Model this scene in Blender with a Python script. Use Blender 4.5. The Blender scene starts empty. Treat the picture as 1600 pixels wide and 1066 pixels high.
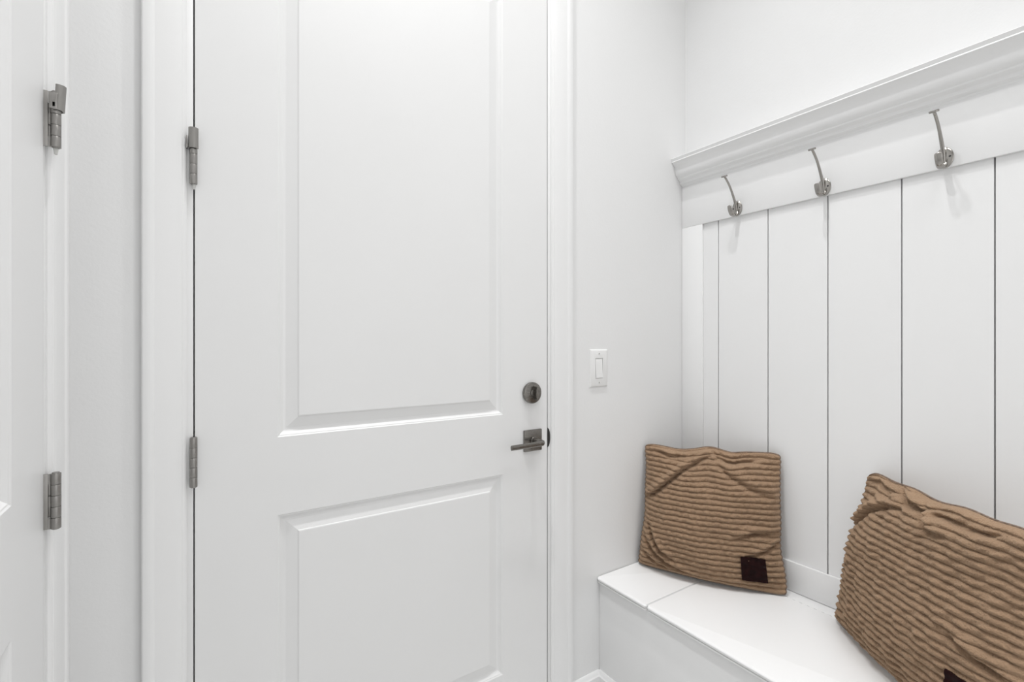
import bpy, bmesh, math, random
import numpy as np
from mathutils import Vector, Matrix

S = bpy.context.scene
C = S.collection
PI = math.pi

# ------------------------------------------------------------------ camera
HC = 1.245                       # camera height
YAW = math.radians(33.6)
cam_d = bpy.data.cameras.new('camera')
cam = bpy.data.objects.new('camera', cam_d)
C.objects.link(cam)
cam.location = (0, 0, HC)
cam.rotation_euler = (math.radians(90), 0, -YAW)
cam_d.sensor_width = 36
cam_d.lens = 751.0 / 1600 * 36
cam_d.clip_start = 0.02
S.camera = cam

# ------------------------------------------------------------------ world, exposure
w = bpy.data.worlds.new('world')
S.world = w
w.use_nodes = True
w.node_tree.nodes['Background'].inputs[0].default_value = (1.0, 1.0, 1.0, 1)
w.node_tree.nodes['Background'].inputs[1].default_value = 1.7
S.view_settings.view_transform = 'Standard'
S.view_settings.look = 'None'
S.view_settings.gamma = 1
S.view_settings.use_curve_mapping = False
S.view_settings.exposure = -0.27

# ceiling lights of the room: (x, y, watts, radius), and one unseen flat panel added for soft fill (x, y, watts, half sizes)
CEIL = 3.60
LAMPS = [(0.80, 0.70, 7.5, 0.030), (0.26, 0.76, 10.0, 0.030)]
FILL_PANEL = (0.90, -0.60, 15.0, 0.60, 0.60)
SPREAD = (106, 120)
def area(x, y, e, shape, sx, sy, sp):
    ld = bpy.data.lights.new('ceiling_lamp_or_fill', 'AREA')
    ld.shape = shape
    ld.size = sx
    if shape == 'RECTANGLE':
        ld.size_y = sy
    ld.energy = e
    ld.color = (1.0, 1.0, 1.0)
    ld.spread = math.radians(sp)
    lo = bpy.data.objects.new('ceiling_lamp_or_fill', ld)
    C.objects.link(lo)
    lo.location = (x, y, CEIL - 0.016)
for x, y, e, r in LAMPS:
    area(x, y, e, 'DISK', 2 * r, 0, SPREAD[0])
area(FILL_PANEL[0], FILL_PANEL[1], FILL_PANEL[2], 'RECTANGLE', 2 * FILL_PANEL[3] - 0.04, 2 * FILL_PANEL[4] - 0.04, SPREAD[1])  # soft fill from the added panel

# ------------------------------------------------------------------ room numbers (metres)
YB = 1.19        # back wall
XL = -0.198      # left wall
XR = 1.604       # right wall
YF = -1.95       # wall behind the camera
PF = 1.592       # plank face
RF = 1.582       # rail face
BT = 0.451       # bench seat top

# ------------------------------------------------------------------ materials
def mat(name, col, rough=0.5, metal=0.0, bump=None, var=None, sheen=0.0, spec=None):
    m = bpy.data.materials.new(name)
    m.use_nodes = True
    nt = m.node_tree
    b = nt.nodes['Principled BSDF']
    b.inputs['Base Color'].default_value = (*col, 1)
    b.inputs['Roughness'].default_value = rough
    b.inputs['Metallic'].default_value = metal
    if spec is not None:
        b.inputs['Specular IOR Level'].default_value = spec
    if sheen:
        b.inputs['Sheen Weight'].default_value = sheen
        b.inputs['Sheen Roughness'].default_value = 0.5
    tc = nt.nodes.new('ShaderNodeTexCoord')
    if var:
        scale, amt = var
        n = nt.nodes.new('ShaderNodeTexNoise')
        n.inputs['Scale'].default_value = scale
        n.inputs['Detail'].default_value = 4
        nt.links.new(tc.outputs['Object'], n.inputs['Vector'])
        r = nt.nodes.new('ShaderNodeValToRGB')
        r.color_ramp.elements[0].position = 0.3
        r.color_ramp.elements[1].position = 0.7
        r.color_ramp.elements[0].color = (*[c * (1 - amt) for c in col], 1)
        r.color_ramp.elements[1].color = (*[min(1, c * (1 + amt)) for c in col], 1)
        nt.links.new(n.outputs['Fac'], r.inputs['Fac'])
        nt.links.new(r.outputs['Color'], b.inputs['Base Color'])
    if bump:
        scale, strength, dist = bump
        n = nt.nodes.new('ShaderNodeTexNoise')
        n.inputs['Scale'].default_value = scale
        n.inputs['Detail'].default_value = 5
        nt.links.new(tc.outputs['Object'], n.inputs['Vector'])
        bp = nt.nodes.new('ShaderNodeBump')
        bp.inputs['Strength'].default_value = strength
        bp.inputs['Distance'].default_value = dist
        nt.links.new(n.outputs['Fac'], bp.inputs['Height'])
        nt.links.new(bp.outputs['Normal'], b.inputs['Normal'])
    return m

def brushed(name, col, rough, stretch=(60, 60, 900)):
    m = mat(name, col, rough, 1.0)
    nt = m.node_tree
    b = nt.nodes['Principled BSDF']
    tc = nt.nodes.new('ShaderNodeTexCoord')
    mp = nt.nodes.new('ShaderNodeMapping')
    mp.inputs['Scale'].default_value = stretch
    n = nt.nodes.new('ShaderNodeTexNoise')
    n.inputs['Scale'].default_value = 1.0
    n.inputs['Detail'].default_value = 3
    mr = nt.nodes.new('ShaderNodeMapRange')
    mr.inputs['To Min'].default_value = rough - 0.08
    mr.inputs['To Max'].default_value = rough + 0.12
    nt.links.new(tc.outputs['Object'], mp.inputs['Vector'])
    nt.links.new(mp.outputs['Vector'], n.inputs['Vector'])
    nt.links.new(n.outputs['Fac'], mr.inputs['Value'])
    nt.links.new(mr.outputs['Result'], b.inputs['Roughness'])
    return m

WALL = mat('wall_paint', (0.765, 0.766, 0.766), 0.6, bump=(160, 0.12, 0.002), var=(3, 0.008))
TRIM = mat('trim_paint', (0.78, 0.781, 0.781), 0.34, bump=(60, 0.03, 0.001))
PANEL = mat('panelling_paint', (0.84, 0.841, 0.841), 0.34, bump=(60, 0.03, 0.001))
DOOR = mat('door_paint', (0.765, 0.766, 0.766), 0.38, bump=(90, 0.04, 0.001), var=(4, 0.006))
BENCH = mat('bench_paint', (0.85, 0.851, 0.851), 0.36, bump=(70, 0.04, 0.001))
CEILM = mat('ceiling_paint', (0.85, 0.85, 0.84), 0.8, bump=(120, 0.2, 0.003))
FLOORM = mat('floor_tile', (0.70, 0.70, 0.69), 0.35, var=(6, 0.12))
GROUT = mat('floor_grout', (0.62, 0.61, 0.59), 0.8)
NICKEL = brushed('satin_nickel', (0.215, 0.205, 0.19), 0.27)
HOOKM = brushed('hook_nickel', (0.36, 0.345, 0.325), 0.20, (300, 300, 300))
HINGE = brushed('hinge_nickel', (0.31, 0.30, 0.287), 0.32)
DARK = mat('dark_slot', (0.02, 0.02, 0.02), 0.6)
STRIKE = mat('strike_black', (0.012, 0.012, 0.012), 0.5)
PLASTIC = mat('switch_plastic', (0.77, 0.77, 0.765), 0.3)
SCREW = mat('screw_white', (0.60, 0.60, 0.58), 0.4)
LEATHER = mat('leather_patch', (0.012, 0.002, 0.002), 0.6, bump=(300, 0.3, 0.001), var=(60, 0.5), spec=0.12)
ROOM = mat('rear_room_paint', (0.80, 0.80, 0.797), 0.7, bump=(160, 0.12, 0.002))
LENS = bpy.data.materials.new('downlight_lens')
LENS.use_nodes = True
_b = LENS.node_tree.nodes['Principled BSDF']
_b.inputs['Base Color'].default_value = (0.9, 0.9, 0.88, 1)
_b.inputs['Emission Color'].default_value = (1, 0.985, 0.96, 1)
_b.inputs['Emission Strength'].default_value = 6

LENS2 = LENS.copy()
LENS2.name = 'fill_panel_diffuser'
LENS2.node_tree.nodes['Principled BSDF'].inputs['Emission Strength'].default_value = 1.0  # faint glow for the added fill panel

def plush():
    m = mat('brown_plush', (0.25, 0.165, 0.105), 0.95, spec=0.1, sheen=0.35)
    nt = m.node_tree
    b = nt.nodes['Principled BSDF']
    b.inputs['Sheen Tint'].default_value = (0.85, 0.68, 0.52, 1)
    tc = nt.nodes.new('ShaderNodeTexCoord')
    n1 = nt.nodes.new('ShaderNodeTexNoise')
    n1.inputs['Scale'].default_value = 26
    n1.inputs['Detail'].default_value = 6
    n1.inputs['Roughness'].default_value = 0.65
    nt.links.new(tc.outputs['Object'], n1.inputs['Vector'])
    n2 = nt.nodes.new('ShaderNodeTexNoise')
    n2.inputs['Scale'].default_value = 300
    n2.inputs['Detail'].default_value = 3
    nt.links.new(tc.outputs['Object'], n2.inputs['Vector'])
    mx = nt.nodes.new('ShaderNodeMath')
    mx.operation = 'ADD'
    h = nt.nodes.new('ShaderNodeMath')
    h.operation = 'MULTIPLY'
    h.inputs[1].default_value = 1.5
    nt.links.new(n2.outputs['Fac'], h.inputs[0])
    nt.links.new(n1.outputs['Fac'], mx.inputs[0])
    nt.links.new(h.outputs[0], mx.inputs[1])
    r = nt.nodes.new('ShaderNodeValToRGB')
    r.color_ramp.elements[0].position = 0.55
    r.color_ramp.elements[1].position = 1.0
    r.color_ramp.elements[0].color = (0.155, 0.088, 0.044, 1)
    r.color_ramp.elements[1].color = (0.34, 0.226, 0.145, 1)
    nt.links.new(mx.outputs[0], r.inputs['Fac'])
    nt.links.new(r.outputs['Color'], b.inputs['Base Color'])
    bp = nt.nodes.new('ShaderNodeBump')
    bp.inputs['Strength'].default_value = 0.9
    bp.inputs['Distance'].default_value = 0.004
    nt.links.new(n2.outputs['Fac'], bp.inputs['Height'])
    nt.links.new(bp.outputs['Normal'], b.inputs['Normal'])
    return m
PLUSH = plush()
SEAM = mat('plush_seam', (0.22, 0.165, 0.13), 0.95, spec=0.1, bump=(500, 0.5, 0.002), var=(150, 0.3))

# ------------------------------------------------------------------ helpers
def link(name, me, m, parent=None, loc=None, smooth=None):
    me.materials.append(m)
    if smooth is not None:
        me.shade_smooth()
        me.set_sharp_from_angle(angle=math.radians(smooth))
    o = bpy.data.objects.new(name, me)
    C.objects.link(o)
    if parent is not None:
        o.parent = parent
    if loc is not None:
        o.location = loc
    return o

def from_bm(name, bm, m, parent=None, loc=None, smooth=None):
    bmesh.ops.recalc_face_normals(bm, faces=bm.faces)
    me = bpy.data.meshes.new(name)
    bm.to_mesh(me)
    bm.free()
    return link(name, me, m, parent, loc, smooth)

def add_box(bm, a, b, bev=0.0, seg=2):
    """box between corners a and b"""
    t = bmesh.new()
    vs = [t.verts.new((x, y, z)) for x in (a[0], b[0]) for y in (a[1], b[1]) for z in (a[2], b[2])]
    for f in ((0, 1, 3, 2), (4, 6, 7, 5), (0, 4, 5, 1), (2, 3, 7, 6), (0, 2, 6, 4), (1, 5, 7, 3)):
        t.faces.new([vs[i] for i in f])
    bmesh.ops.recalc_face_normals(t, faces=t.faces)
    if bev > 0:
        bmesh.ops.bevel(t, geom=list(t.edges), offset=bev, segments=seg, affect='EDGES', profile=0.5)
    me = bpy.data.meshes.new('tmp')
    t.to_mesh(me)
    t.free()
    bm.from_mesh(me)
    bpy.data.meshes.remove(me)

def box(name, a, b, m, parent=None, bev=0.0, loc=None, seg=2):
    bm = bmesh.new()
    add_box(bm, a, b, bev, seg)
    return from_bm(name, bm, m, parent, loc, 40 if bev else None)

def add_prism(bm, prof, fn, t0, t1):
    """closed 2-d profile swept from t0 to t1; fn(p, q, t) -> xyz"""
    r0 = [bm.verts.new(fn(p, q, t0)) for p, q in prof]
    r1 = [bm.verts.new(fn(p, q, t1)) for p, q in prof]
    n = len(prof)
    for i in range(n):
        j = (i + 1) % n
        bm.faces.new((r0[i], r0[j], r1[j], r1[i]))
    bm.faces.new(r0)
    bm.faces.new(list(reversed(r1)))

def prism(name, prof, fn, t0, t1, m, parent=None, smooth=35):
    bm = bmesh.new()
    add_prism(bm, prof, fn, t0, t1)
    return from_bm(name, bm, m, parent, None, smooth)

def add_cyl(bm, c, axis, r, length, seg=24, bev=0.0, r2=None):
    """cylinder starting at c along axis"""
    axis = Vector(axis).normalized()
    q = axis.to_track_quat('Z', 'Y').to_matrix()
    r2 = r if r2 is None else r2
    if bev > 0:
        rings = [(0, r - bev), (bev * 0.3, r - bev * 0.3), (bev, r), (length - bev, r2), (length - bev * 0.3, r2 - bev * 0.3), (length, r2 - bev)]
    else:
        rings = [(0, r), (length, r2)]
    prev = None
    for t, rad in rings:
        ring = [bm.verts.new(Vector(c) + q @ Vector((rad * math.cos(2 * PI * k / seg), rad * math.sin(2 * PI * k / seg), t))) for k in range(seg)]
        if prev:
            for k in range(seg):
                bm.faces.new((prev[k], prev[(k + 1) % seg], ring[(k + 1) % seg], ring[k]))
        else:
            bm.faces.new(list(reversed(ring)))
        prev = ring
    bm.faces.new(prev)

def spline(pts, n=8):
    """Catmull-Rom through tuples of any length"""
    P = [np.array(p, float) for p in pts]
    P = [2 * P[0] - P[1]] + P + [2 * P[-1] - P[-2]]
    out = []
    for i in range(1, len(P) - 2):
        for k in range(n):
            t = k / n
            a, b, c, d = P[i - 1], P[i], P[i + 1], P[i + 2]
            out.append(0.5 * (2 * b + (c - a) * t + (2 * a - 5 * b + 4 * c - d) * t * t + (3 * b - a - 3 * c + d) * t ** 3))
    out.append(P[-2])
    return out

def add_tube(bm, pts, side, seg=14):
    """pts: (x,y,z,half_width_along_side,half_thickness); elliptical section"""
    side = Vector(side)
    prev = None
    P = [Vector(p[:3]) for p in pts]
    for i, p in enumerate(pts):
        t = (P[min(i + 1, len(P) - 1)] - P[max(i - 1, 0)]).normalized()
        s = (side - t * side.dot(t)).normalized()
        n = t.cross(s)
        ring = [bm.verts.new(P[i] + s * p[3] * math.cos(2 * PI * k / seg) + n * p[4] * math.sin(2 * PI * k / seg)) for k in range(seg)]
        if prev:
            for k in range(seg):
                bm.faces.new((prev[k], prev[(k + 1) % seg], ring[(k + 1) % seg], ring[k]))
        else:
            bm.faces.new(list(reversed(ring)))
        prev = ring
    bm.faces.new(prev)

def empty(name, loc=(0, 0, 0), rz=0.0):
    o = bpy.data.objects.new(name, None)
    o.empty_display_size = 0.05
    C.objects.link(o)
    o.location = loc
    o.rotation_euler = (0, 0, rz)
    return o

def tag(o, label, cat, group=None, kind=None):
    o['label'] = label
    o['category'] = cat
    if group:
        o['group'] = group
    if kind:
        o['kind'] = kind
    return o

def copy_tree(o, parent=None):
    c = o.copy()
    C.objects.link(c)
    c.parent = parent
    for ch in [k for k in bpy.data.objects if k.parent == o]:
        copy_tree(ch, c)
    return c

# ------------------------------------------------------------------ setting: shell
T = 0.12
D1 = (-0.022, 0.945, 2.45)            # opening of the entry door: x0, x1, top
D2 = (0.255, 1.075, 2.45)             # opening of the closet door on the left wall: y0, y1, top

bm = bmesh.new()
add_box(bm, (XL - T, YB, 0), (D1[0], YB + T, CEIL))
add_box(bm, (D1[1], YB, 0), (XR + T, YB + T, CEIL))
add_box(bm, (D1[0], YB, D1[2]), (D1[1], YB + T, CEIL))
tag(from_bm('wall_back', bm, WALL), 'white painted wall around the panelled door with the lever handle', 'wall', kind='structure')
bm = bmesh.new()
add_box(bm, (XL - T, YF, 0), (XL, D2[0], CEIL))
add_box(bm, (XL - T, D2[1], 0), (XL, YB, CEIL))
add_box(bm, (XL - T, D2[0], D2[2]), (XL, D2[1], CEIL))
tag(from_bm('wall_left', bm, WALL), 'white painted wall holding the narrower door at the left edge', 'wall', kind='structure')
tag(box('wall_right', (XR, YF, 0), (XR + T, YB, CEIL), WALL), 'bright white painted wall above the crown moulding and coat hooks', 'wall', kind='structure')
bm = bmesh.new()
OP = (-0.02, 1.50, 2.60)               # unseen opening added behind the viewer to let world light in as fill
add_box(bm, (XL - T, YF - T, 0), (OP[0], YF, CEIL))
add_box(bm, (OP[1], YF - T, 0), (XR + T, YF, CEIL))
add_box(bm, (OP[0], YF - T, OP[2]), (OP[1], YF, CEIL))
tag(from_bm('wall_front', bm, ROOM), 'white wall behind the viewer with an opening added to let in soft light', 'wall', kind='structure')
tag(box('ceiling', (XL - T, YF - T, CEIL), (XR + T, YB + T, CEIL + 0.1), CEILM), 'flat white ceiling with recessed round lights', 'ceiling', kind='structure')
fl = box('floor', (XL - 2.5, YF - 4.0, -0.06), (XR + 2.5, YB + T, -0.003), GROUT)
tag(fl, 'pale tiled floor below the bench and the doors', 'floor', kind='structure')
tile = None
ts = 0.455
for i in range(4):
    for j in range(7):
        if tile is None:
            tile = box('tile', (0.002, 0.002, -0.004), (ts - 0.002, ts - 0.002, 0.0), FLOORM, fl, 0.001)
            o = tile
        else:
            o = tile.copy()
            C.objects.link(o)
        o.location = (XL + i * ts, YF + j * ts, 0)

# ------------------------------------------------------------------ doors
STICK = [(0, 0), (0.0025, 0.002), (0.0045, 0.0024), (0.0065, 0.0045), (0.0105, 0.0075), (0.0135, 0.0088), (0.0165, 0.0092)]
BEVEL = [(0.0165, 0.0092), (0.0185, 0.0091), (0.0430, 0.0028), (0.0440, 0.0010), (0.0465, 0.0003)]

def ring_strip(bm, x0, x1, z0, z1, prof, fill):
    prev = None
    for d, dep in prof:
        r = [bm.verts.new(v) for v in ((x0 + d, dep, z0 + d), (x1 - d, dep, z0 + d), (x1 - d, dep, z1 - d), (x0 + d, dep, z1 - d))]
        if prev:
            for k in range(4):
                bm.faces.new((prev[k], prev[(k + 1) % 4], r[(k + 1) % 4], r[k]))
        prev = r
    if fill:
        bm.faces.new(prev)
    return prev

def make_door(name, W, z_bot, z_top, sl, sr, zs, thick=0.044):
    """door in local x (width), z; face at y = 0 looking to -y"""
    root = empty(name)
    bm = bmesh.new()
    xs = [0, sl, W - sr, W]
    zc = [z_bot, zs[0], zs[1], zs[2], zs[3], z_top]
    holes = {(1, 1), (1, 3)}
    for i in range(3):
        for j in range(5):
            if (i, j) in holes:
                ring_strip(bm, xs[i], xs[i + 1], zc[j], zc[j + 1], STICK, False)
            else:
                bm.faces.new([bm.verts.new((x, 0, z)) for x, z in ((xs[i], zc[j]), (xs[i + 1], zc[j]), (xs[i + 1], zc[j + 1]), (xs[i], zc[j + 1]))])
    for (xa, ya, xb, yb) in ((0, 0, 0, thick), (W, 0, W, thick), (0, thick, W, thick)):
        bm.faces.new([bm.verts.new(v) for v in ((xa, ya, z_bot), (xb, yb, z_bot), (xb, yb, z_top), (xa, ya, z_top))])
    for z in (z_bot, z_top):
        bm.faces.new([bm.verts.new(v) for v in ((0, 0, z), (W, 0, z), (W, thick, z), (0, thick, z))])
    bmesh.ops.remove_doubles(bm, verts=bm.verts, dist=1e-5)
    from_bm('door_leaf', bm, DOOR, root, None, 12)
    for a, b in ((0, 1), (2, 3)):
        bm = bmesh.new()
        ring_strip(bm, sl, W - sr, zs[a], zs[b], BEVEL, True)
        me_n = from_bm('raised_panel', bm, DOOR, root, None, 8)
    return root

def make_hinge(root, loc, h, r, rz, stop, leaf_side=1):
    """barrel on local z, leaves running to +y (into the gap)"""
    # leaf: notched plate that carries knuckles 1, 3 and 5
    kh = h / 5
    bm = bmesh.new()
    add_box(bm, (-0.0016, 0.0092, -h / 2), (0.0006, 0.024, h / 2), 0.0003)
    for k in (0, 2, 4):
        add_box(bm, (-0.0016, 0.0, -h / 2 + k * kh), (0.0006, 0.0086, -h / 2 + (k + 1) * kh - 0.0006))
    hg = from_bm('hinge', bm, HINGE, root, loc, 30)
    hg.rotation_euler = (0, 0, rz)
    for k in range(5):
        bm = bmesh.new()
        add_cyl(bm, (0, 0, -h / 2 + k * kh + 0.0002), (0, 0, 1), r, kh - 0.0006, 24, 0.0002)
        from_bm('knuckle', bm, HINGE, hg, None, 40)
    bm = bmesh.new()
    add_box(bm, (0.0030, 0.0015, -h / 2 + kh), (0.0042, 0.024, h / 2 - kh), 0.0003)
    from_bm('jamb_plate', bm, HINGE, hg, None, 30)
    bm = bmesh.new()
    add_cyl(bm, (0, 0, -h / 2 - 0.0012), (0, 0, 1), r * 0.72, h + 0.0026, 16, 0.0004)
    from_bm('pin', bm, HINGE, hg, None, 40)
    if stop:
        # sheet-metal sleeve slipped over the top knuckle, with a raised front flange
        bm = bmesh.new()
        R0, R1 = r + 0.0006, r + 0.0022
        ang = [math.radians(a) for a in range(160, 341, 15)]
        prof = [(R1 * math.cos(a), R1 * math.sin(a)) for a in ang] + [(R0 * math.cos(a), R0 * math.sin(a)) for a in reversed(ang)]
        z0, z1 = h / 2 - 0.030, h / 2 + 0.011
        add_prism(bm, prof, lambda p, q, t: (p, q - 0.002 - 0.05 * (t - z0), t), z0, z1)
        add_box(bm, (-R1 - 0.0035, -0.004, z0 - 0.001), (-R1 - 0.0015, 0.006, z1 - 0.016), 0.0004)
        add_box(bm, (-R1 - 0.0035, -0.001, z0 + 0.003), (-R0, 0.002, z0 + 0.010))
        from_bm('hinge_stop', bm, HINGE, hg, None, 30)
        bm = bmesh.new()
        add_cyl(bm, (0, 0, -h / 2 - 0.011), (0.1, 0, 1), 0.0022, 0.011, 10, 0.0005, 0.0034)
        from_bm('pin_tip', bm, SCREW, hg, None, 40)
    return hg

ZS = (0.265, 0.8536, 1.0287, 2.27)
W1 = 0.9175
door1 = make_door('door_1', W1, 0.012, 2.436, 0.1546, 0.1625, ZS)
door1.location = (0.004, YB, 0)
tag(door1, 'white two-panel door with nickel lever handle and round deadbolt', 'door', kind='structure')
make_hinge(door1, (-0.0025, -0.0075, HC + 0.373), 0.1016, 0.0068, 0, True)
make_hinge(door1, (-0.0025, -0.0075, HC - 0.249), 0.1016, 0.0068, 0, False)
make_hinge(door1, (-0.0025, -0.0075, 0.30), 0.1016, 0.0068, 0, False)

# deadbolt: round rose, dome ring, thumb turn
dx, dz = 0.8595 - 0.004, HC - 0.1575
bm = bmesh.new()
add_cyl(bm, (dx, 0, dz), (0, -1, 0), 0.0325, 0.013, 40, 0.0035)
db = from_bm('deadbolt', bm, NICKEL, door1, None, 30)
bm = bmesh.new()
pts = []
for k in range(24):
    a = 2 * PI * k / 24
    pts.append((dx + 0.0035 + 0.0125 * math.cos(a) * (1 if abs(math.cos(a)) < 2 else 1), dz + 0.0215 * math.sin(a)))
prof = [(p * 1.0, q) for p, q in pts]
add_prism(bm, [(dx + 0.004 + (p - dx - 0.0035) * 0.40, q) for p, q in prof], lambda p, q, t: (p, t, q), -0.030, -0.012)
from_bm('thumb_turn', bm, NICKEL, db, None, 50)
bm = bmesh.new()
add_cyl(bm, (dx, -0.013, dz), (0, -1, 0), 0.010, 0.003, 24, 0.0008)
from_bm('turn_collar', bm, NICKEL, db, None, 30)

# lever handle on a square rose
lx, lz = 0.8635 - 0.004, HC - 0.3025
bm = bmesh.new()
add_box(bm, (lx - 0.0325, -0.0085, lz - 0.0325), (lx + 0.0325, 0.0, lz + 0.0325), 0.0016)
lv = from_bm('lever_handle', bm, NICKEL, door1, None, 30)
bm = bmesh.new()
add_cyl(bm, (lx, -0.0085, lz), (0, -1, 0), 0.0135, 0.008, 28, 0.0015)
add_cyl(bm, (lx, -0.0165, lz), (0, -1, 0), 0.0100, 0.028, 28, 0.001, 0.0085)
from_bm('lever_neck', bm, NICKEL, lv, None, 35)
bm = bmesh.new()
path = spline([(lx + 0.0035, -0.040, lz, 0.0085, 0.0075), (lx + 0.0030, -0.050, lz, 0.0085, 0.0075), (lx - 0.0060, -0.0565, lz, 0.0085, 0.0065),
               (lx - 0.030, -0.0570, lz - 0.0005, 0.0080, 0.0050), (lx - 0.112, -0.0560, lz - 0.0015, 0.0075, 0.0050)], 6)
add_tube(bm, path, (0, 0, 1), 8)
from_bm('lever', bm, NICKEL, lv, None, 35)
bm = bmesh.new()
add_cyl(bm, (lx - 0.013, -0.0085, lz - 0.016), (0, -1, 0), 0.0045, 0.0012, 14)
from_bm('privacy_pin', bm, DARK, lv, None, 30)

W2 = 0.770
Y2 = 1.050 - W2
door2 = make_door('door_2', W2, 0.012, 2.436, 0.162, 0.162, (ZS[0], HC - 0.3914, HC - 0.2163, ZS[3]))
door2.location = (XL, Y2, 0)
door2.rotation_euler = (0, 0, PI / 2)
tag(door2, 'white panelled door cut off by the left edge, with two visible hinges', 'door', kind='structure')
for z, st in ((HC + 0.356, True), (HC - 0.257, False), (0.30, False)):
    make_hinge(door2, (W2 + 0.0015, -0.0145, z), 0.089, 0.0066, 0, st)

# ------------------------------------------------------------------ jambs and casings
CAS = [(0, 0), (0, 0.0022), (0.0015, 0.0045), (0.0045, 0.0066), (0.0075, 0.0074), (0.0085, 0.0088), (0.0140, 0.0104), (0.0180, 0.0118),
       (0.0480, 0.0142), (0.0540, 0.0146), (0.0575, 0.0172), (0.0620, 0.0182), (0.0690, 0.0182), (0.0735, 0.0172), (0.0760, 0.0140), (0.0760, 0)]

def frame(name, origin, rz, x0, x1, top, label, depth=0.115, wl=0.076, wr=0.076):
    """x0, x1: door edges in local x; face of the wall at local y = 0"""
    root = empty(name, origin, rz)
    tag(root, label, 'door frame', kind='structure')
    g, j = 0.0035, 0.0165
    zt = top + 0.004
    e = 0.0003
    box('jamb', (x0 - g - j, 0.0, 0), (x0 - g, depth, zt), TRIM, root, 0.0008)
    box('jamb', (x1 + g * 1.1, 0.0, 0), (x1 + g * 1.1 + j, depth, zt), TRIM, root, 0.0008)
    box('jamb_head', (x0 - g - j, 0.0, zt), (x1 + g + j, depth, zt + j), TRIM, root, 0.0008)
    for a, b in ((x0 - g + e, x0 + 0.011), (x1 - 0.011, x1 + g * 1.1 - e)):
        box('door_stop', (a, 0.0462, 0), (b, 0.080, zt), TRIM, root, 0.0008)
    rv = 0.0105
    L = x0 - g - rv
    R = x1 + g + rv
    zc = zt + rv
    prism('casing', [(p * wl / 0.076, q) for p, q in CAS], lambda p, q, t: (L - p, -q, t), 0.0, zc, TRIM, root, 25)
    prism('casing', [(p * wr / 0.076, q) for p, q in CAS], lambda p, q, t: (R + p, -q, t), 0.0, zc, TRIM, root, 25)
    prism('casing_head', CAS, lambda p, q, t: (t, -q, zc + p), L - wl, R + wr, TRIM, root, 25)
    return root

tr1 = frame('trim_1', (0.004, YB, 0), 0, 0, W1, 2.436, 'white moulded casing around the door with the lever handle', wl=0.0735, wr=0.080)
tr2 = frame('trim_2', (XL, Y2, 0), PI / 2, 0, W2, 2.436, 'white moulded casing beside the hinges of the left-edge door', wr=0.070)

# black strike lip beside the lever
bm = bmesh.new()
sx = W1 + 0.0022
prof = [(0.0, -0.030), (0.0045, -0.026), (0.0078, -0.017), (0.0092, -0.006), (0.0092, 0.006), (0.0078, 0.017), (0.0045, 0.026), (0.0, 0.030)]
add_prism(bm, prof, lambda p, q, t: (sx + p, t, HC - 0.3015 + q), -0.0018, 0.0)
from_bm('strike_lip', bm, STRIKE, tr1, None, 30)
box('threshold', (-0.0035, -0.02, 0.0), (W1 + 0.003, 0.1, 0.010), TRIM, tr1, 0.002)

# ------------------------------------------------------------------ baseboards
BASE = [(0, 0), (0.0135, 0), (0.0135, 0.120), (0.0130, 0.1235), (0.0105, 0.1255), (0.0090, 0.1275), (0.0075, 0.1320), (0.0045, 0.1365), (0.0030, 0.1380), (0, 0.1380)]
BF = 1.1445       # bench front face
bb = prism('baseboard_back', BASE, lambda p, q, t: (t, YB - p, q), 1.0180, BF - 0.0005, TRIM)
tag(bb, 'short white baseboard between door casing and bench', 'baseboard', kind='structure')
tag(prism('baseboard_left', BASE, lambda p, q, t: (XL + p, t, q), YF, Y2 - 0.095, TRIM), 'white baseboard along the wall of the left-edge door', 'baseboard', kind='structure')
tag(prism('baseboard_front', BASE, lambda p, q, t: (t, YF + p, q), XL + 0.014, OP[0], TRIM), 'short white baseboard beside the added opening behind the viewer', 'baseboard', kind='structure')

# ------------------------------------------------------------------ storage bench
BE = -0.56        # far end of bench behind the frame
bench = empty('storage_bench', (0, 0, 0))
tag(bench, 'built-in white storage bench with hinged lid under the hooks', 'bench')
box('front_panel', (BF, BE + 0.02, 0.0), (BF + 0.018, YB - 0.0005, BT - 0.018), BENCH, bench, 0.0005)
box('end_panel', (BF, BE, 0.0), (XR - 0.001, BE + 0.018, BT - 0.018), BENCH, bench, 0.0008)
box('divider_panel', (BF + 0.02, 1.01, 0.0), (XR - 0.002, 1.028, BT - 0.0185), BENCH, bench, 0.0008)
prism('base_moulding', BASE, lambda p, q, t: (BF - p, t, q), BE - 0.013, YB - 0.0005, TRIM, bench)

NOSE = [(0.0, 0.0060), (-0.0008, 0.0032), (-0.0022, 0.0012), (-0.0042, 0.0), (-0.0080, 0.0), (-0.0100, 0.0010), (-0.0106, 0.0050), (-0.0116, 0.0072),
        (-0.0126, 0.0050), (-0.0134, 0.0020), (-0.0165, 0.0018), (-0.0178, 0.0030)]

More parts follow.
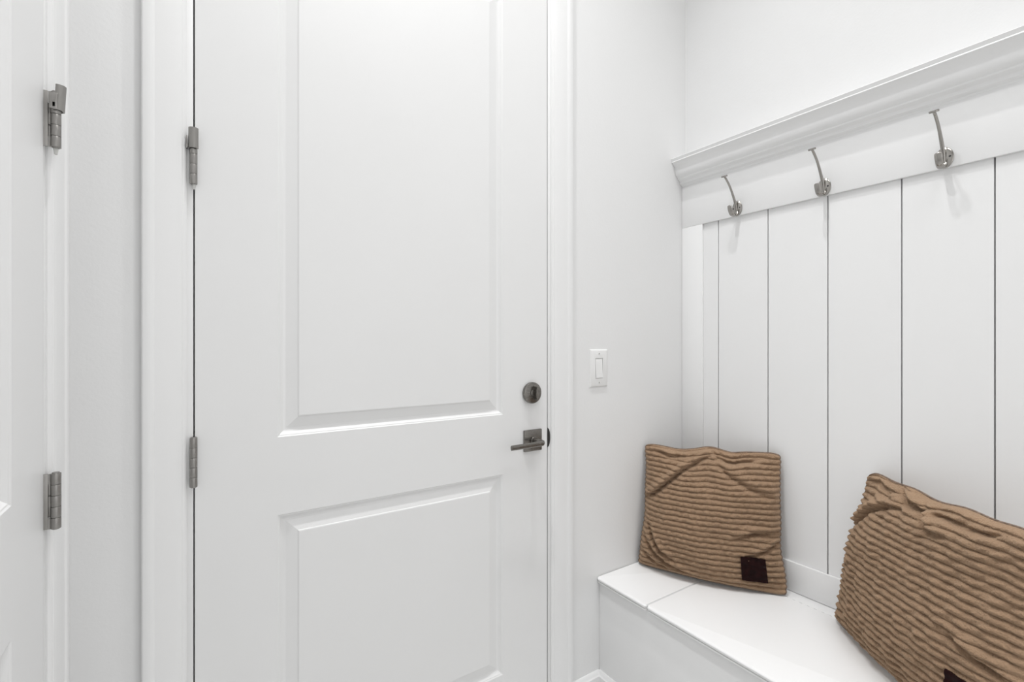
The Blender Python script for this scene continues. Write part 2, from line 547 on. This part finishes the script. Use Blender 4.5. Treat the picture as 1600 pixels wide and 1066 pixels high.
def slab(name, x0, x1, y0, y1, r, m, parent, ny=1):
    """seat board: nosing along x0 with rounded corners; plain at x1"""
    bm = bmesh.new()
    rings = []
    for z, ins in NOSE:
        pl = []
        side = min(ins, 0.0016)
        rr = max(r - ins, 0.0015)
        for a in range(0, 91, 15):
            t = math.radians(a)
            pl.append((x0 + ins + rr - rr * math.cos(t), y0 + side + rr - rr * math.sin(t)))
        pl.append((x1, y0 + side))
        pl.append((x1, y1 - side))
        for a in range(90, -1, -15):
            t = math.radians(a)
            pl.append((x0 + ins + rr - rr * math.cos(t), y1 - side - rr + rr * math.sin(t)))
        rings.append([bm.verts.new((x, y, BT + z)) for x, y in pl])
    n = len(rings[0])
    for a, b in zip(rings[:-1], rings[1:]):
        for k in range(n):
            bm.faces.new((a[k], a[(k + 1) % n], b[(k + 1) % n], b[k]))
    bm.faces.new(rings[0])
    bm.faces.new(list(reversed(rings[-1])))
    return from_bm(name, bm, m, parent, None, 28)

SF = 1.1315
XH = 1.5355
slab('end_board', SF, RF, 0.9802, YB - 0.0006, 0.0085, BENCH, bench)
lid = slab('lid', SF, XH - 0.0014, BE - 0.012, 0.9770, 0.0085, BENCH, bench)
box('back_strip', (XH + 0.0014, BE - 0.012, BT - 0.018), (RF, 0.9770, BT), BENCH, bench, 0.0006)
# painted-over piano hinge: short bridges leave a dashed slit
kn = None
y = 0.965
k = 0
while y > BE:
    if kn is None:
        kn = box('hinge_knuckle', (XH - 0.0016, -0.0062, BT - 0.010), (XH + 0.0016, 0.0062, BT - 0.0003), BENCH, lid)
        o = kn
    else:
        o = kn.copy()
        C.objects.link(o)
    o.location = (0, y, 0)
    y -= 0.0205

# ------------------------------------------------------------------ panelling with crown
pan = empty('wall_panelling', (RF, 0.6, BT))
tag(pan, 'white vertical plank panelling with crown moulding behind the coat hooks', 'wall panelling')
pan.location = (0, 0, 0)
Z0, Z1, ZR, ZCB = BT, BT + 0.0935, 1.682, 1.842
PE = BE
seams = [YB - 0.0008, 1.0405] + [1.0405 - 0.1808 * k for k in range(1, 9)] + [PE]
for a, b in zip(seams[:-1], seams[1:]):
    box('plank', (PF, b + 0.0016, Z0 + 0.04), (XR - 0.0005, a - 0.0016, ZR + 0.06), PANEL, pan, 0.0006, seg=1)
box('top_rail', (RF, PE, ZR), (PF - 0.0003, YB - 0.0008, ZCB + 0.05), PANEL, pan, 0.0008)
box('stile', (RF + 0.0006, 1.1005, Z1), (PF - 0.0003, YB - 0.0008, ZR), PANEL, pan, 0.0008)
box('stile', (RF + 0.0006, PE, Z1), (PF - 0.0003, PE + 0.089, ZR), PANEL, pan, 0.0008)
box('bottom_rail', (RF, PE, Z0 + 0.0002), (PF - 0.0003, YB - 0.0008, Z1), PANEL, pan, 0.0012)
box('end_trim', (RF, PE - 0.012, Z0), (XR - 0.0005, PE - 0.0005, ZCB), PANEL, pan, 0.001)

# crown: fillet, cove that turns under, then two small fillets stepping back to the rail (x, z)
cove = spline([(1.5235, 1.9235), (1.5320, 1.9165), (1.5385, 1.9080), (1.5420, 1.8980), (1.5440, 1.8880), (1.5485, 1.8790), (1.5570, 1.8715)], 5)
crown = [(XR - 0.0005, 1.9385), (1.5195, 1.9385), (1.5182, 1.9372), (1.5222, 1.9275), (1.5216, 1.9262), (1.5216, 1.9242)]
crown += [tuple(p) for p in cove]
crown += [(1.5572, 1.8670), (1.5590, 1.8656), (1.5640, 1.8635), (1.5685, 1.8600), (1.5700, 1.8570), (1.5702, 1.8520), (1.5725, 1.8498), (1.5790, 1.8470), (1.5815, 1.8425)]
crown += [(RF + 0.0005, 1.8425), (RF + 0.0005, ZCB + 0.0505), (XR - 0.0005, ZCB + 0.0505)]
prism('crown_moulding', crown, lambda p, q, t: (p, t, q), PE - 0.03, YB - 0.0006, PANEL, pan, 25)

# ------------------------------------------------------------------ coat hooks
def make_hook():
    """base plate at local x = 0, arms run to -x; z up"""
    root = empty('coat_hook')
    bm = bmesh.new()
    # domed oval plate
    seg = 32
    prev = None
    for d, s in ((0.0, 1.0), (-0.0020, 1.0), (-0.0036, 0.93), (-0.0052, 0.72), (-0.0060, 0.40)):
        ring = []
        for k in range(seg):
            a = 2 * PI * k / seg
            ring.append(bm.verts.new((d, 0.0185 * s * math.cos(a), 0.0275 * s * math.sin(a) * (1.0 if math.sin(a) > 0 else 0.95))))
        if prev:
            for k in range(seg):
                bm.faces.new((prev[k], prev[(k + 1) % seg], ring[(k + 1) % seg], ring[k]))
        else:
            bm.faces.new(ring)
        prev = ring
    bm.faces.new(prev)
    from_bm('base_plate', bm, HOOKM, root, None, 35)
    bm = bmesh.new()
    pts = spline([(-0.003, 0, -0.020, 0.0035, 0.0040), (-0.007, 0, 0.000, 0.0045, 0.0040), (-0.014, 0, 0.020, 0.0045, 0.0036), (-0.028, 0, 0.045, 0.0040, 0.0030),
                  (-0.046, 0, 0.071, 0.0036, 0.0028), (-0.066, 0, 0.0905, 0.0036, 0.0028), (-0.0765, 0, 0.0975, 0.0036, 0.0028)], 6)
    add_tube(bm, pts, (0, 1, 0), 12)
    arm = from_bm('upper_arm', bm, HOOKM, root, None, 50)
    bm = bmesh.new()
    add_cyl(bm, (-0.0755, 0, 0.0958), (-0.35, 0, 1), 0.0100, 0.0056, 24, 0.0012)
    from_bm('arm_tip', bm, HOOKM, arm, None, 40)
    bm = bmesh.new()
    pts = spline([(-0.003, 0, -0.010, 0.0060, 0.0030), (-0.008, 0, -0.021, 0.0075, 0.0032), (-0.020, 0, -0.0275, 0.0080, 0.0030), (-0.034, 0, -0.024, 0.0080, 0.0028),
                  (-0.043, 0, -0.012, 0.0078, 0.0028), (-0.0465, 0, 0.001, 0.0078, 0.0028), (-0.0470, 0, 0.0045, 0.0050, 0.0018)], 6)
    add_tube(bm, pts, (0, 1, 0), 14)
    from_bm('lower_arm', bm, HOOKM, root, None, 50)
    for s in (-1, 1):
        bm = bmesh.new()
        add_cyl(bm, (-0.0042, s * 0.0115, 0.001), (-1, s * 0.25, 0), 0.0026, 0.0014, 12, 0.0003)
        from_bm('screw', bm, DARK, root, None, 40)
    return root

hk = make_hook()
hook_labels = ['nickel double coat hook nearest the corner by the light switch', 'middle nickel double coat hook of the three on the rail', 'nickel double coat hook above the large right-hand pillow, farthest from the door']
for i, yy in enumerate((0.9614, 0.6840, 0.4067)):
    o = hk if i == 0 else copy_tree(hk)
    o.location = (RF, yy, HC + 0.4615)
    tag(o, hook_labels[i], 'coat hook', 'coat hooks on the panel rail')

# ------------------------------------------------------------------ light switch
sw = empty('light_switch', (1.1395, YB, HC - 0.0915))
tag(sw, 'white rocker light switch on the wall between door and bench', 'light switch')
hw, hh = 0.0405, 0.0635
bm = bmesh.new()
prev = None
for d, ins in ((0, 0), (0.0018, 0.0004), (0.0040, 0.0030), (0.0050, 0.0055)):
    r = [bm.verts.new(v) for v in ((-hw + ins, -d, -hh + ins), (hw - ins, -d, -hh + ins), (hw - ins, -d, hh - ins), (-hw + ins, -d, hh - ins))]
    if prev:
        for k in range(4):
            bm.faces.new((prev[k], prev[(k + 1) % 4], r[(k + 1) % 4], r[k]))
    prev = r
# front with a rectangular opening
ow, oh = 0.0170, 0.0338
inner = [bm.verts.new(v) for v in ((-ow, -0.0050, -oh), (ow, -0.0050, -oh), (ow, -0.0050, oh), (-ow, -0.0050, oh))]
inner2 = [bm.verts.new(v) for v in ((-ow, -0.0010, -oh), (ow, -0.0010, -oh), (ow, -0.0010, oh), (-ow, -0.0010, oh))]
for k in range(4):
    bm.faces.new((prev[k], prev[(k + 1) % 4], inner[(k + 1) % 4], inner[k]))
    bm.faces.new((inner[k], inner[(k + 1) % 4], inner2[(k + 1) % 4], inner2[k]))
bm.faces.new(inner2)
from_bm('cover_plate', bm, PLASTIC, sw, None, 30)
bm = bmesh.new()
rk = [(-0.0018, -0.0330), (-0.0068, -0.0330), (-0.0073, -0.0318), (-0.0050, 0.0005), (-0.0040, 0.0310), (-0.0036, 0.0325), (-0.0018, 0.0330)]
add_prism(bm, rk, lambda p, q, t: (t, p, q), -0.0155, 0.0155)
from_bm('rocker', bm, PLASTIC, sw, None, 20)
for s in (-1, 1):
    bm = bmesh.new()
    add_cyl(bm, (0, -0.0048, s * 0.0485), (0, -1, 0), 0.0030, 0.0010, 14, 0.0003)
    sc = from_bm('screw', bm, SCREW, sw, None, 40)
    box('slot', (-0.0005, -0.0060, s * 0.0485 - 0.0024), (0.0005, -0.0056, s * 0.0485 + 0.0024), DARK, sc)

# ------------------------------------------------------------------ pillows
def smooth(t):
    t = np.clip(t, 0, 1)
    return t * t * (3 - 2 * t)

class Noise:
    def __init__(self, seed):
        r = np.random.RandomState(seed)
        self.k = [(r.uniform(-1, 1, 2), r.uniform(0, 6.28)) for _ in range(14)]
    def __call__(self, u, v, f):
        s = 0
        for d, ph in self.k:
            s = s + np.sin(f * (d[0] * u + d[1] * v) * 3 + ph)
        return s / 5.0

def crease(u, v, pts, width, depth, ridge=0.5):
    """valley along a polyline with a swollen lip beside it"""
    best = np.full(u.shape, 9.0)
    sgn = np.zeros(u.shape)
    tt = np.zeros(u.shape)
    n = len(pts) - 1
    for i in range(n):
        a, b = np.array(pts[i]), np.array(pts[i + 1])
        d = b - a
        L = (d ** 2).sum()
        t = np.clip(((u - a[0]) * d[0] + (v - a[1]) * d[1]) / L, 0, 1)
        ex, ey = u - (a[0] + t * d[0]), v - (a[1] + t * d[1])
        dist = np.hypot(ex, ey)
        m = dist < best
        best = np.where(m, dist, best)
        sgn = np.where(m, np.sign(d[0] * ey - d[1] * ex), sgn)
        tt = np.where(m, (i + t) / n, tt)
    fade = np.sin(PI * np.clip(tt * 0.9 + 0.05, 0, 1)) ** 0.6
    val = -depth * np.exp(-(best / width) ** 2)
    lip = ridge * depth * np.exp(-((best - 2.2 * width) / (1.5 * width)) ** 2) * (0.5 + 0.5 * sgn)
    return (val + lip) * fade

def make_pillow(label, cor, out, thick, creases, seed, patch, sag, ribs=21, top_wave=None, top_in=0.026):
    BL, BR, TL, TR = [np.array(c, float) for c in cor]
    out = np.array(out, float)
    out /= np.linalg.norm(out)
    base = (BL + BR) / 2
    root = empty('throw_pillow', tuple(base))
    tag(root, label, 'pillow', 'corduroy plush pillows on the bench')
    nz = Noise(seed)
    nz2 = Noise(seed + 7)

    def surf(u, v, side, lift=0.0):
        # outline: sides pulled in between the corners, bottom sagging outwards
        cu, cv = 2 * u - 1, 2 * v - 1
        uu = u + 0.030 * cu * (cv ** 2 - 1) * 1.0
        vv = v + np.where(cv > 0, top_in * cv, 0.006 * cv) * (cu ** 2 - 1)
        # rounded ears at the corners
        ear = np.clip(np.abs(cu) + np.abs(cv) - 1.84, 0, 0.2) ** 2 * np.where(cv > 0, 0.55, 0.30)
        uu = uu - np.sign(cu) * ear
        vv = vv - np.sign(cv) * ear
        uu = uu + (0.006 * nz2(v, u * 0.2, 7) + 0.005 * np.sin(PI * ribs * v) ** 2) * np.abs(cu) ** 4 * np.sign(cu)
        if top_wave is not None:
            vv = vv + top_wave(u) * smooth((v - 0.55) / 0.45)
        P = (BL[None, None] * ((1 - uu) * (1 - vv))[..., None] + BR[None, None] * (uu * (1 - vv))[..., None]
             + TL[None, None] * ((1 - uu) * vv)[..., None] + TR[None, None] * (uu * vv)[..., None])
        eu = np.clip(1 - np.abs(cu) ** 2.3, 0, 1)
        ev = np.clip(1 - np.abs(cv) ** 2.3, 0, 1)
        puff = (eu ** 0.62) * (ev ** 0.62)
        low = 1 + 0.22 * (0.5 - v)
        t = thick * puff * low
        edge = np.clip(np.minimum(np.minimum(u, 1 - u), np.minimum(v, 1 - v)) / 0.030, 0, 1)
        wob = 0.010 * nz(u, v, 1.6) + 0.007 * nz2(u, v, 3.2) + 0.0030 * nz(v, u * 2.3, 9)
        ph = ribs * (v + 0.012 * nz(u, v * 0.6, 1.3) + 0.0035 * nz2(u * 2, v, 4))
        if side > 0:
            cr = 0
            warp = 0
            for c in creases:
                q = crease(u, v, *c)
                cr = cr + q * 1.6
                warp = warp + q
            ph = ph + warp * 22
            t = t + cr * (0.35 + 0.65 * np.sqrt(edge))
        r = np.abs(np.sin(PI * ph)) ** 0.62
        tuft = 1 + 0.25 * nz2(u * 6, v * 6, 9)
        fuzz = np.random.RandomState(seed).normal(0, 0.0006, u.shape)
        t = t + wob * edge + (0.0105 * r * tuft - 0.0050 + fuzz) * (0.45 + 0.55 * edge)
        t = np.maximum(t, 0.0010 + 0.006 * r)
        # the edge strip itself wanders back and forth
        s = sag(u, v)
        return P + out[None, None] * ((side * t * (1.0 if side > 0 else 0.62) + s + lift)[..., None])

    NU, NV = 210, ribs * 11
    U, V = np.meshgrid(np.linspace(0, 1, NU + 1), np.linspace(0, 1, NV + 1), indexing='ij')
    F = surf(U, V, 1)
    B = surf(U, V, -1)
    bnd = np.zeros(U.shape, bool)
    bnd[0, :] = bnd[-1, :] = True
    bnd[:, 0] = bnd[:, -1] = True
    mid = (F + B) / 2
    F[bnd] = mid[bnd]
    floor_z = BT + 0.0015
    F[..., 2] = np.maximum(F[..., 2], floor_z)
    B[..., 2] = np.maximum(B[..., 2], floor_z)
    lim = PF - 0.003
    B[..., 0] = np.minimum(B[..., 0], lim)
    F[..., 0] = np.minimum(F[..., 0], lim)
    B[..., 1] = np.minimum(B[..., 1], YB - 0.003)
    F[..., 1] = np.minimum(F[..., 1], YB - 0.003)
    idx = np.arange((NU + 1) * (NV + 1)).reshape(NU + 1, NV + 1)
    verts = list((F - base).reshape(-1, 3))
    idb = idx.copy()
    nxt = len(verts)
    for i in range(NU + 1):
        for j in range(NV + 1):
            if not bnd[i, j]:
                idb[i, j] = nxt
                verts.append(B[i, j] - base)
                nxt += 1
    faces = []
    for i in range(NU):
        for j in range(NV):
            faces.append((idx[i, j], idx[i + 1, j], idx[i + 1, j + 1], idx[i, j + 1]))
            faces.append((idb[i, j], idb[i, j + 1], idb[i + 1, j + 1], idb[i + 1, j]))
    me = bpy.data.meshes.new('cover')
    me.from_pydata([tuple(map(float, v)) for v in verts], [], [tuple(map(int, f)) for f in faces])
    me.update()
    cover = link('cover', me, PLUSH, root)
    me.shade_smooth()
    # seam tube around the rim
    loop = [mid[i, 0] for i in range(0, NU, 2)] + [mid[NU, j] for j in range(0, NV, 2)] + [mid[i, NV] for i in range(NU, 0, -2)] + [mid[0, j] for j in range(NV, 0, -2)]
    bm = bmesh.new()
    n = len(loop)
    rings = []
    L = [Vector(p - base) for p in loop]
    o = Vector(out)
    for i in range(n):
        t = (L[(i + 1) % n] - L[i - 1]).normalized()
        s = (o - t * o.dot(t)).normalized()
        q = t.cross(s)
        rings.append([bm.verts.new(L[i] + s * 0.0026 * math.cos(2 * PI * k / 8) + q * 0.0026 * math.sin(2 * PI * k / 8)) for k in range(8)])
    for i in range(n):
        a, b = rings[i], rings[(i + 1) % n]
        for k in range(8):
            bm.faces.new((a[k], a[(k + 1) % 8], b[(k + 1) % 8], b[k]))
    for v in bm.verts:
        v.co.z = max(v.co.z, BT + 0.0008 - base[2])
        v.co.x = min(v.co.x, PF - 0.001 - base[0])
        v.co.y = min(v.co.y, YB - 0.001 - base[1])
    from_bm('seam', bm, SEAM, root, None, 60)
    # leather patch lying on the ribs
    u0, u1, v0, v1 = patch
    n = 14
    PU, PV = np.meshgrid(np.linspace(u0, u1, n), np.linspace(v0, v1, n), indexing='ij')
    fine = [surf(PU, PV + dv, 1) for dv in (-0.024, -0.012, 0, 0.012, 0.024)]
    Pm = sum(fine) / 5 + out[None, None] * 0.0065 - base
    bm = bmesh.new()
    g = [[bm.verts.new(tuple(Pm[i, j])) for j in range(n)] for i in range(n)]
    g2 = [[bm.verts.new(tuple(Pm[i, j] - out * 0.004)) for j in range(n)] for i in range(n)]
    for i in range(n - 1):
        for j in range(n - 1):
            bm.faces.new((g[i][j], g[i + 1][j], g[i + 1][j + 1], g[i][j + 1]))
            bm.faces.new((g2[i][j], g2[i][j + 1], g2[i + 1][j + 1], g2[i + 1][j]))
    for i in range(n - 1):
        for row in (0, n - 1):
            bm.faces.new((g[i][row], g[i + 1][row], g2[i + 1][row], g2[i][row]))
            bm.faces.new((g[row][i], g[row][i + 1], g2[row][i + 1], g2[row][i]))
    p = from_bm('leather_patch', bm, LEATHER, root, None, 40)
    p['label'] = 'small dark leather patch near the corner'
    return root

cr1 = [([(-0.02, 0.55), (0.08, 0.60), (0.18, 0.70), (0.32, 0.84), (0.50, 0.93)], 0.017, 0.013, 0.7),
       ([(0.50, 0.99), (0.56, 0.93), (0.68, 0.915), (0.80, 0.93), (0.90, 0.97)], 0.016, 0.012, -0.5),
       ([(0.55, 0.90), (0.66, 0.81), (0.80, 0.73), (0.94, 0.68)], 0.02, 0.008, 0.4),
       ([(0.70, 0.36), (0.84, 0.41), (1.0, 0.43)], 0.016, 0.010, 0.5),
       ([(0.78, 0.24), (0.90, 0.29), (1.0, 0.36)], 0.014, 0.009, 0.5),
       ([(0.05, 0.36), (0.10, 0.24), (0.17, 0.16), (0.26, 0.12)], 0.013, 0.011, 0.6),
       ([(0.02, 0.26), (0.10, 0.15), (0.22, 0.07), (0.38, 0.03)], 0.013, 0.011, 0.6),
       ([(0.02, 0.14), (0.10, 0.07), (0.24, 0.02)], 0.012, 0.008, 0.4),
       ([(0.08, 0.96), (0.20, 0.93), (0.30, 0.94)], 0.014, 0.008, 0.5)]
make_pillow('brown ribbed plush pillow tucked in the corner by the door, whole in view',
            [(1.322, 1.178, BT + 0.004), (1.536, 0.770, BT + 0.004), (1.362, 1.178, BT + 0.424), (1.576, 0.808, BT + 0.432)],
            (-0.87, -0.47, 0.12), 0.062, cr1, 3, (0.735, 0.895, 0.075, 0.245),
            lambda u, v: 0.030 * np.sin(PI * u) * (1 - v) ** 2 - 0.012 * np.sin(PI * u) * v,
            ribs=25, top_in=0.012, top_wave=lambda u: 0.020 * np.exp(-((u - 0.5) / 0.09) ** 2) - 0.018 * np.exp(-((u - 0.27) / 0.12) ** 2) - 0.012 * np.exp(-((u - 0.66) / 0.07) ** 2))
cr2 = [([(-0.02, 0.62), (0.06, 0.68), (0.16, 0.80), (0.26, 0.86), (0.36, 0.88)], 0.015, 0.011, 0.6),
       ([(0.24, 1.0), (0.36, 0.93), (0.47, 0.93), (0.56, 0.84), (0.64, 0.84)], 0.015, 0.013, 0.6),
       ([(0.42, 0.98), (0.55, 0.93), (0.70, 0.92), (0.86, 0.95)], 0.014, 0.011, -0.5),
       ([(0.0, 0.48), (0.07, 0.46), (0.14, 0.43)], 0.012, 0.007, 0.4),
       ([(0.02, 0.16), (0.06, 0.07), (0.14, 0.02)], 0.013, 0.010, 0.5),
       ([(0.75, 0.45), (0.88, 0.40), (1.0, 0.38)], 0.016, 0.010, 0.5),
       ([(0.02, 0.93), (0.12, 0.96), (0.24, 0.93)], 0.013, 0.007, 0.4)]
make_pillow('larger-looking brown ribbed plush pillow cut off by the right edge',
            [(1.527, 0.632, BT + 0.004), (1.217, 0.216, BT + 0.004), (1.573, 0.567, BT + 0.424), (1.274, 0.167, BT + 0.428)],
            (-0.80, 0.597, 0.14), 0.062, cr2, 11, (0.80, 0.94, 0.145, 0.295),
            lambda u, v: 0.012 * np.sin(PI * u) * (1 - v) ** 2, ribs=26, top_in=-0.012, top_wave=lambda u: 0.010 * np.sin(9 * u + 0.5) + 0.006 * np.sin(23 * u))

# ------------------------------------------------------------------ recessed lights and the added fill panel
def make_downlight():
    root = empty('recessed_light')
    bm = bmesh.new()
    prof = [(0.060, 0.0), (0.062, -0.004), (0.070, -0.006), (0.082, -0.004), (0.085, 0.0)]
    seg = 36
    rings = [[bm.verts.new((r * math.cos(2 * PI * k / seg), r * math.sin(2 * PI * k / seg), z)) for r, z in prof] for k in range(seg)]
    for k in range(seg):
        a, b = rings[k], rings[(k + 1) % seg]
        for i in range(len(prof)):
            j = (i + 1) % len(prof)
            bm.faces.new((a[i], a[j], b[j], b[i]))
    from_bm('trim_ring', bm, PLASTIC, root, None, 40)
    bm = bmesh.new()
    add_cyl(bm, (0, 0, -0.0035), (0, 0, 1), 0.0605, 0.003, 36)
    from_bm('lens', bm, LENS, root, None, 30)
    return root
dl = make_downlight()
dlab = ['round recessed ceiling light closest to the hook wall', 'round recessed ceiling light in front of the handled door']
for i, (x, y, e, r) in enumerate(LAMPS):
    o = dl if i == 0 else copy_tree(dl)
    o.location = (x, y, CEIL - 0.0002)
    tag(o, dlab[i], 'ceiling light', 'recessed ceiling lights')
px_, py_, pe_, hx, hy = FILL_PANEL
pl = empty('fill_panel', (px_, py_, CEIL))  # unseen panel, added to brighten the bench and soften shadows
tag(pl, 'unseen flat square ceiling panel added as soft fill light', 'ceiling light')
for a, b in (((-hx, -hy), (hx, -hy + 0.02)), ((-hx, hy - 0.02), (hx, hy)), ((-hx, -hy + 0.02), (-hx + 0.02, hy - 0.02)), ((hx - 0.02, -hy + 0.02), (hx, hy - 0.02))):
    box('frame_bar', (a[0], a[1], -0.016), (b[0], b[1], -0.0002), PLASTIC, pl, 0.001)
box('diffuser', (-hx + 0.02, -hy + 0.02, -0.012), (hx - 0.02, hy - 0.02, -0.0002), LENS2, pl)
